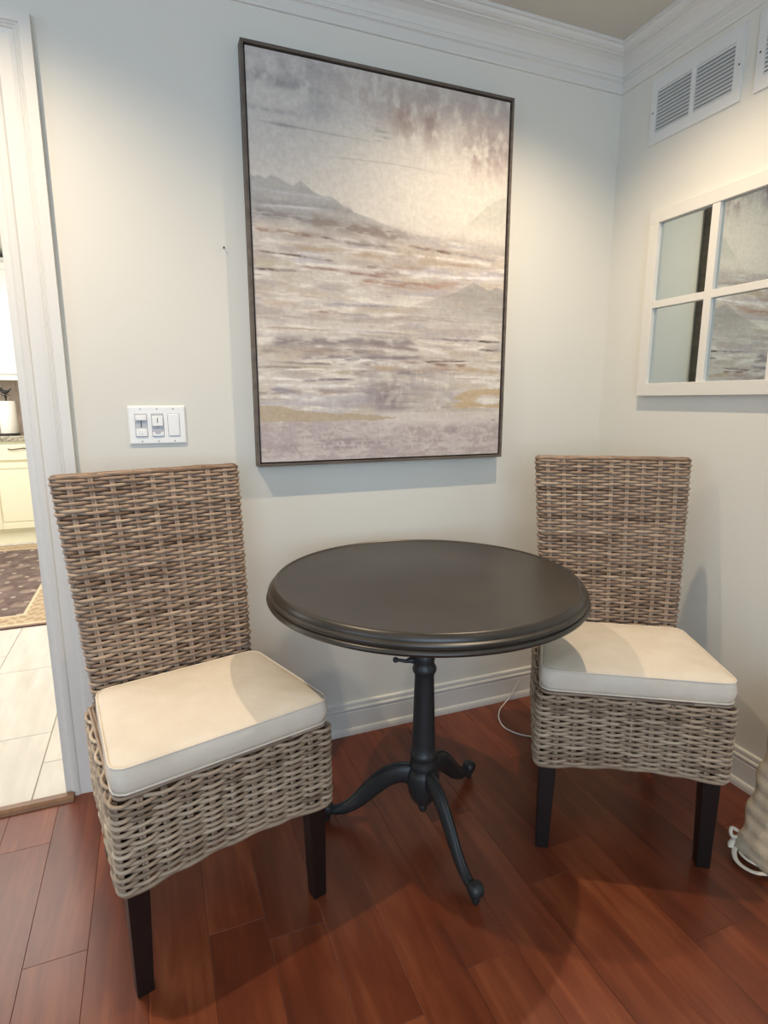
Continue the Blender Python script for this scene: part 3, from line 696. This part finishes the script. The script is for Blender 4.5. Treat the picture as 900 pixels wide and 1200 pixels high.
def make_apron_mesh():
    hd = (AY1-AY0)/2; cy = (AY0+AY1)/2; N = 38; n = N*8; rings = []; cl = []; rad = []; tn = []
    rows = 25
    X, Y, NX, NY, L_ = rrect(AHW, hd, .020, cy, n); s = np.arange(n)/n*N
    front = (np.abs(NY) > .9)
    arch = np.where(front, np.cos(np.clip(X/AHW, -1, 1)*PI/2)**1.0, np.cos(np.clip((Y-cy)/hd, -1, 1)*PI/2))*.020
    for r in range(rows+1):
        t = r/rows; zz = AZ0+(SEATZ-.010-AZ0)*t
        ph = np.cos(PI*(s+r)); am = .0058*(1+RNG.normal(0, .12))
        off = am*np.sign(ph)*np.abs(ph)**.8
        if r == 0: off = off*.4+.001
        dz = .0030*(fbm(s*.3, s*0+r*.21, 401, 2)-.5)*2 + .0016*(fbm(s*.9, s*0+r*2.7, 55, 2)-.5)*2
        Z = zz+dz+arch*(1-t)
        rings.append(np.stack([(X+NX*off)*TAP(Y), Y+NY*off, Z], 1)); cl.append(True)
        rad.append((.0054 if r == 0 else .0047)*(1+RNG.normal(0, .07))*np.ones(n)); tn.append(tints(n, N, base=(170, 150, 128), low=(124, 104, 86), hi=(202, 184, 160)))
    # rolled rim along the top
    for q, (ins, z_) in enumerate(((.006, SEATZ-.002), (.014, SEATZ-.001))):
        X2, Y2, NX2, NY2, _ = rrect(AHW-ins, hd-ins, .018, cy, n)
        rings.append(np.stack([X2*TAP(Y2), Y2, np.full(n, z_)+.001*np.sin(s*2+q)], 1)); cl.append(True); rad.append(.0042); tn.append(tints(n, N))
    for k in range(N):
        for dlt in (-.1, .1):
            j = int(((k+dlt)/N % 1)*n) % n
            zs = np.linspace(AZ0+arch[j]+.002, SEATZ-.006, 10)
            rings.append(np.stack([np.full(10, X[j]*float(TAP(Y[j]))), np.full(10, Y[j]), zs], 1)); cl.append(False); rad.append(.0042); tn.append(tints(10, 3))
    return strands_mesh('woven_strand', rings, cl, rad, tn)
BACK_ME, APR_ME = make_back_mesh(), make_apron_mesh()

def taper(name, top, bot, z1, z0, parent):
    (ax, ay, bx, by), (cx_, cy_, dx_, dy_) = top, bot
    v = [(cx_, cy_, z0), (dx_, cy_, z0), (dx_, dy_, z0), (cx_, dy_, z0), (ax, ay, z1), (bx, ay, z1), (bx, by, z1), (ax, by, z1)]
    return obj(name, v, [(0,3,2,1),(4,5,6,7),(0,1,5,4),(1,2,6,5),(2,3,7,6),(3,0,4,7)], M['leg'], parent, bevel=.002)

def make_chair(loc, rz, label):
    t = thing('wicker_chair', loc, rz, label, 'chair', 'wicker dining chairs at the round table')
    for sx in (-1, 1):
        a, b_ = sorted((sx*.182, sx*.229)); c, d = sorted((sx*.193, sx*.227))
        taper('leg', (a, -.262, b_, -.215), (c, -.258, d, -.224), .33, 0, t)
        k_ = sx*-.022; taper('leg', (a+k_, .105, b_+k_, .148), (c+k_, .190, d+k_, .225), .33, 0, t)
    # seat box: dark inner shell under the weave
    hd = (AY1-AY0)/2; cy = (AY0+AY1)/2; i = .009
    X, Y, *_ = rrect(AHW-i, hd-i, .014, cy, 64)
    z0, z1 = AZ0+.028, SEATZ-.001
    X = X*TAP(Y)
    v = [(x, y, z0) for x, y in zip(X, Y)] + [(x, y, z1) for x, y in zip(X, Y)]
    f = [(k, (k+1) % 64, 64+(k+1) % 64, 64+k) for k in range(64)] + [tuple(range(63, -1, -1)), tuple(range(64, 128))]
    seat = obj('seat_box', v, f, M['core'], t)
    o = bpy.data.objects.new('woven_strand', APR_ME); COL.objects.link(o); o.parent = seat; tag(o, kind='stuff')
    v = []; zs = np.linspace(SEATZ-.008, BACKZ-.006, 10)
    for z in zs:
        X, Y, *_ = rrect(float(back_hw(z))-.009, HD-.008, .009, float(back_center(z)), 48)
        v += [(x, y, z) for x, y in zip(X, Y)]
    f = [(r*48+k, r*48+(k+1) % 48, (r+1)*48+(k+1) % 48, (r+1)*48+k) for r in range(9) for k in range(48)] + [tuple(range(47, -1, -1)), tuple(9*48+k for k in range(48))]
    bk = obj('backrest', v, f, M['core'], t)
    o = bpy.data.objects.new('woven_strand', BACK_ME); COL.objects.link(o); o.parent = bk; tag(o, kind='stuff')
    return t

CT = lambda y: 1-.145*(np.asarray(y)+.276)/.362
def make_cushion(loc, rz, label, seed):
    t = thing('seat_cushion', loc, rz, label, 'cushion', 'cream seat cushions on the wicker chairs')
    hw_, y0_, y1_ = .2395, -.276, .083; hd = (y1_-y0_)/2; cy = (y0_+y1_)/2; n = 160
    zb, ztp = SEATZ+.0065, .545
    rings = [(.06, zb, .6), (.012, zb, 1), (.003, zb+.003, 1), (-.0015, zb+.015, 1), (-.004, (zb+ztp)/2, 1), (-.002, ztp-.012, 1), (.0, ztp-.003, 1), (.004, ztp, 1), (.015, ztp+.0035, 1), (.04, ztp+.007, 1), (.08, ztp+.011, 1), (.13, ztp+.014, 1), (.17, ztp+.0155, 1)]
    v = []
    for ins, z, _ in rings:
        X, Y, NX, NY, _l = rrect(hw_-ins, max(hd-ins, .02), max(.032-ins*.4, .006), cy, n)
        u = np.arange(n)/n
        w1 = .0025*(fbm(u*22+seed, u*0+z*60, 600+seed, 2)-.5)*(1 if zb+.004 < z < ztp-.001 else .6)
        puff = .0030*(fbm(X*14+5+seed, Y*14+9, 620+seed, 3)-.5) if z > ztp else 0
        v += [(x, y, zz) for x, y, zz in zip((X+NX*w1)*CT(Y), Y+NY*w1, z+puff+np.zeros(n))]
    f = [(r*n+k, r*n+(k+1) % n, (r+1)*n+(k+1) % n, (r+1)*n+k) for r in range(len(rings)-1) for k in range(n)]
    f += [tuple(range(n-1, -1, -1)), tuple((len(rings)-1)*n+k for k in range(n))]
    obj('cover', v, f, M['cushion'], t, smooth=True)
    for z in (ztp-.001, zb+.004):
        X, Y, NX, NY, _l = rrect(hw_, hd, .032, cy, 120)
        pts = [(x, y, z) for x, y in zip(X*CT(Y), Y)]; pts.append(pts[0])
        MB().tube(pts, .0026, 7, cap=False).build('piping', M['cushion'], t, smooth=True)
    return t
LC = ((-1.6562, -.4734, 0), math.radians(13.8)); RC = ((-.4555, -.6355, 0), math.radians(-31.8))
make_chair(*LC, 'grey-brown wicker chair with black legs left of the table by the doorway')
make_chair(*RC, 'grey-brown wicker chair with black legs right of the table in the corner')
make_cushion(*LC, 'cream seat cushion with piping on the left wicker chair', 1)
make_cushion(*RC, 'cream seat cushion with piping on the right wicker chair in the corner', 4)

# ------------------------------------------------------------------ quilted pad leaning at the right, with ties
pd = thing('floor_cushion', (-.278, -.955, .012), 0, 'cream tufted pad with tie loops leaning on the right wall, cut by the frame', 'cushion')
u_dir = Vector((-.10, -1, 0)).normalized(); up_dir = Vector((.26, 0, 1)).normalized(); nrm = u_dir.cross(up_dir).normalized()
if nrm.x > 0: nrm = -nrm
WP, HP = .46, .46; n = 61
def pad_surf(side):
    v = []
    for j in range(n):
        for i in range(n):
            a, b_ = i/(n-1), j/(n-1)
            e = min(a, 1-a, b_, 1-b_)
            th = .010+.024*min(1, e/.08)**.5
            q = abs(math.sin(PI*(b_+.02*math.sin(a*9))*12))**.6*.0065 * (.35+.65*abs(math.sin(PI*a*9+.4))**.5) * min(1, e/.03)
            wv = .004*math.sin(9*b_*PI*2+a*7)*0
            p = u_dir*(a*WP + .006*math.sin(b_*9*PI)*(1 if a < .05 else 0)*-1) + up_dir*(b_*HP) + nrm*(side*(th*.5+q) - .0)
            v.append(tuple(p))
    return v
va, vb = pad_surf(1), pad_surf(-1); N2 = n*n
f = [(j*n+i, j*n+i+1, (j+1)*n+i+1, (j+1)*n+i) for j in range(n-1) for i in range(n-1)]
f += [(N2+j*n+i, N2+(j+1)*n+i, N2+(j+1)*n+i+1, N2+j*n+i+1) for j in range(n-1) for i in range(n-1)]
for k in range(n-1):
    f += [(k, N2+k, N2+k+1, k+1), ((n-1)*n+k, (n-1)*n+k+1, N2+(n-1)*n+k+1, N2+(n-1)*n+k), (k*n, (k+1)*n, N2+(k+1)*n, N2+k*n), (k*n+n-1, N2+k*n+n-1, N2+(k+1)*n+n-1, (k+1)*n+n-1)]
obj('quilted_cover', va+vb, f, M['pad'], pd, smooth=True)
loop = smooth_path([(.004, -.008, .014), (-.022, -.012, .010), (-.044, -.034, .005), (-.048, -.060, .004), (-.036, -.085, .004), (-.004, -.105, .005), (.012, -.128, .010)], 6)
MB().tube(loop, [(.0024, .0065)]*len(loop), 8).build('tie_loop', M['tie'], pd, smooth=True)
loop = smooth_path([(.002, -.016, .016), (-.014, -.024, .009), (-.022, -.044, .010), (-.018, -.066, .010), (-.006, -.088, .010), (.010, -.100, .012)], 6)
MB().tube(loop, [(.0022, .0050)]*len(loop), 8).build('tie_loop', M['tie'], pd, smooth=True)
loop = smooth_path([(.010, .004, .045), (-.010, .010, .058), (-.020, .006, .050), (-.014, .002, .038), (.004, -.002, .034)], 6)
MB().tube(loop, .005, 8).build('tie_knot', M['tie'], pd, smooth=True)
MB().tube(smooth_path([(.012, -.004, .030), (-.004, .002, .026), (-.018, .002, .018), (-.024, -.004, .010)], 5), [(.004, .008)]*16, 8).build('tie_end', M['tie'], pd, smooth=True)

# ------------------------------------------------------------------ white cord on the floor by the baseboard
pts = smooth_path([(-.352, -.0245, .085), (-.375, -.0245, .05), (-.40, -.027, .015), (-.43, -.04, .0035), (-.475, -.075, .0032), (-.512, -.125, .0032), (-.530, -.185, .0032), (-.515, -.235, .0032), (-.483, -.272, .0032), (-.43, -.30, .0032), (-.36, -.31, .0032)], 8)
o = MB().tube(pts, .0026, 8).build('power_cord', M['cord'], smooth=True)
tag(o, 'thin white cord curling on the floor from the baseboard behind the right chair', 'cord')

# ------------------------------------------------------------------ kitchen seen through the doorway
KF = 3.87
bc = thing('base_cabinet', (-2.9, KF, 0), 0, 'cream kitchen base cabinet with raised panel doors and drawer beyond the doorway', 'cabinet')
boxo('body', (-1.5, .012, .115), (1.5, .54, .895), M['cab'], bc)
boxo('toe_kick', (-1.5, .05, .0), (1.5, .54, .115), M['cab'], bc)
def panel_front(name, x0_, x1_, z0, z1, parent, m, y=0.0, raised=True):
    o = boxo(name, (x0_, y-.008, z0), (x1_, y+.012, z1), m, parent, bevel=.002)
    if raised:
        fr_ = MB()
        for a, c in (((x0_, z0), (x0_+.05, z1)), ((x1_-.05, z0), (x1_, z1)), ((x0_+.05, z0), (x1_-.05, z0+.05)), ((x0_+.05, z1-.05), (x1_-.05, z1))):
            fr_.box((a[0], y-.020, a[1]), (c[0], y-.008, c[1]))
        fr_.build('door_frame', m, o, bevel=.003)
        boxo('raised_panel', (x0_+.062, y-.017, z0+.062), (x1_-.062, y-.008, z1-.062), m, o, bevel=.006)
    return o
pull_pts = lambda c, L_: smooth_path([(c-L_/2, -.022, 0), (c-L_/2+.012, -.034, -.004), (c-L_/4, -.036, -.006), (c, -.038, -.002), (c+L_/4, -.036, .002), (c+L_/2-.012, -.034, .004), (c+L_/2, -.022, 0)], 4)
for x0_ in (-1.02, -.565, -.11, .345):
    dr = boxo('drawer', (x0_+.005, -.018, .735), (x0_+.45, .012, .870), M['cab'], bc, bevel=.005)
    o = MB().tube(pull_pts(x0_+.2275, .13), .005, 8).build('drawer_pull', M['pull'], dr, smooth=True); o.location = (0, 0, .832)
    panel_front('door', x0_+.005, x0_+.45, .14, .715, bc, M['cab'])
ct = tag(boxo('countertop', (-4.38, KF-.035, .897), (-1.35, KY-.001, .940), M['granite'], bevel=.006), 'speckled granite countertop on the cream kitchen cabinets', 'countertop')
uc = thing('upper_cabinet', (-2.9, 3.98, 1.425), 0, 'white upper kitchen cabinet above the paper towel roll beyond the doorway', 'cabinet')
boxo('body', (-1.5, .012, .0), (1.5, .43, .97), M['cabw'], uc)
boxo('light_rail', (-1.5, -.012, -.02), (1.5, .02, .02), M['cabw'], uc, bevel=.004)
for x0_ in (-1.02, -.565, -.11, .345): panel_front('door', x0_+.005, x0_+.45, .035, .93, uc, M['cabw'])
# backsplash tiles, each its own piece on the kitchen wall
ksp = bpy.data.objects['wall_kitchen_back']
for r in range(5):
    for c in range(16):
        xa = -3.55+c*.102+(.051 if r % 2 else 0); za = .942+r*.0935
        obj('backsplash_tile', [(x, y, z) for y in (0, -.006) for z in (0, .091) for x in (0, .0995)], [(4,5,7,6),(0,4,6,2),(1,3,7,5),(2,6,7,3),(0,1,5,4)], M['splash'], ksp, loc=(xa, KY, za))
# paper towels on a stand with a bird finial
tx, ty = -2.852, 4.02
tp = [(.020, 0), (.062, 0), (.066, .004), (.066, .272), (.062, .276), (.020, .276)]; n_ = 48
tm = MB(); tm.add([(r*math.cos(2*PI*k/n_), r*math.sin(2*PI*k/n_), z) for r, z in tp for k in range(n_)], [(i*n_+k, i*n_+(k+1) % n_, ((i+1) % 6)*n_+(k+1) % n_, ((i+1) % 6)*n_+k) for i in range(6) for k in range(n_)])
o = tm.build('paper_towel_roll', M['towel'])
o.location = (tx, ty, .9555); tag(o, 'white paper towel roll standing on the kitchen counter', 'paper towel')
for p in o.data.polygons: p.use_smooth = len(p.vertices) == 4
sd = thing('towel_stand', (tx, ty, .9405), 0, 'black iron paper towel stand with a bird finial inside the roll', 'towel stand')
MB().lathe([(.0005, 0), (.078, 0), (.080, .004), (.076, .010), (.02, .013), (.0005, .013)], 36).build('base', M['blackiron'], sd, smooth=True)
MB().lathe([(.0005, .013), (.006, .013), (.006, .318), (.011, .322), (.012, .330), (.006, .337), (.0005, .338)], 16).build('rod', M['blackiron'], sd, smooth=True)
bird = MB()
bp_ = smooth_path([(-.045, 0, .385, .002), (-.034, 0, .382, .007), (-.022, 0, .374, .013), (-.004, 0, .366, .017), (.014, 0, .368, .014), (.030, 0, .380, .007), (.050, 0, .398, .003)], 4)
bird.tube([p[:3] for p in bp_], [(p[3], p[3]*.8) for p in bp_], 10)
hd_ = smooth_path([(-.020, 0, .376, .010), (-.030, 0, .392, .011), (-.036, 0, .396, .009), (-.048, 0, .392, .0015)], 4)
bird.tube([p[:3] for p in hd_], [p[3] for p in hd_], 8)
bird.tube([(0, 0, .336), (.002, 0, .352)], .003, 6)
bird.tube(smooth_path([(-.03, 0, .345), (-.012, 0, .338), (.004, 0, .345), (.03, 0, .340)], 4), .0035, 6)
bird.build('bird_finial', M['blackiron'], sd, smooth=True)

# rug
RX_, RY_ = (-3.75, -2.265), (1.645, 3.80)
def rugpaint(u, v):
    Wd, Ht = RX_[1]-RX_[0], RY_[1]-RY_[0]
    d = np.minimum(np.minimum(u, 1-u)*Wd, np.minimum(v, 1-v)*Ht)
    A = np.zeros(u.shape+(3,)) + np.array([112, 96, 90.])
    X = u*Wd; Y = v*Ht
    n1 = fbm(X*16, Y*16, 201); n2 = fbm(X*30+4, Y*30, 211)
    fl = (np.sin(X*22)*np.sin(Y*22+1.2*np.sin(X*9)) > .55)
    A[fl] = (142, 124, 112)
    A[(np.cos(X*31+2)*np.sin(Y*27+X*4) > .88)] = (170, 154, 138)
    A += (n1[..., None]-.5)*40
    bord = (d < .20); B = np.zeros_like(A)+np.array([188, 166, 136.])
    sc = (np.sin(X*75)*np.sin(Y*75+np.sin(X*30)*2) > .1); B[sc] = (166, 143, 116)
    A[bord] = B[bord]
    A[(d < .215) & (d > .195)] = (206, 188, 158); A[(d < .055) & (d > .035)] = (206, 190, 162); A[d < .035] = (150, 124, 108); A[d < .012] = (84, 66, 60)
    A += (n2[..., None]-.5)*24
    return s2l(A)
o = grid_obj('rug', 1, 1, 260, 360, lambda u, v: (RX_[0]+u*(RX_[1]-RX_[0]), RY_[0]+v*(RY_[1]-RY_[0]), np.where((u == 0) | (u == 1) | (v == 0) | (v == 1), .0008, .008)), rugpaint, M['rug'])
for p in o.data.polygons: pass
tag(o, 'patterned brown and beige rug on the kitchen tile floor', 'rug')
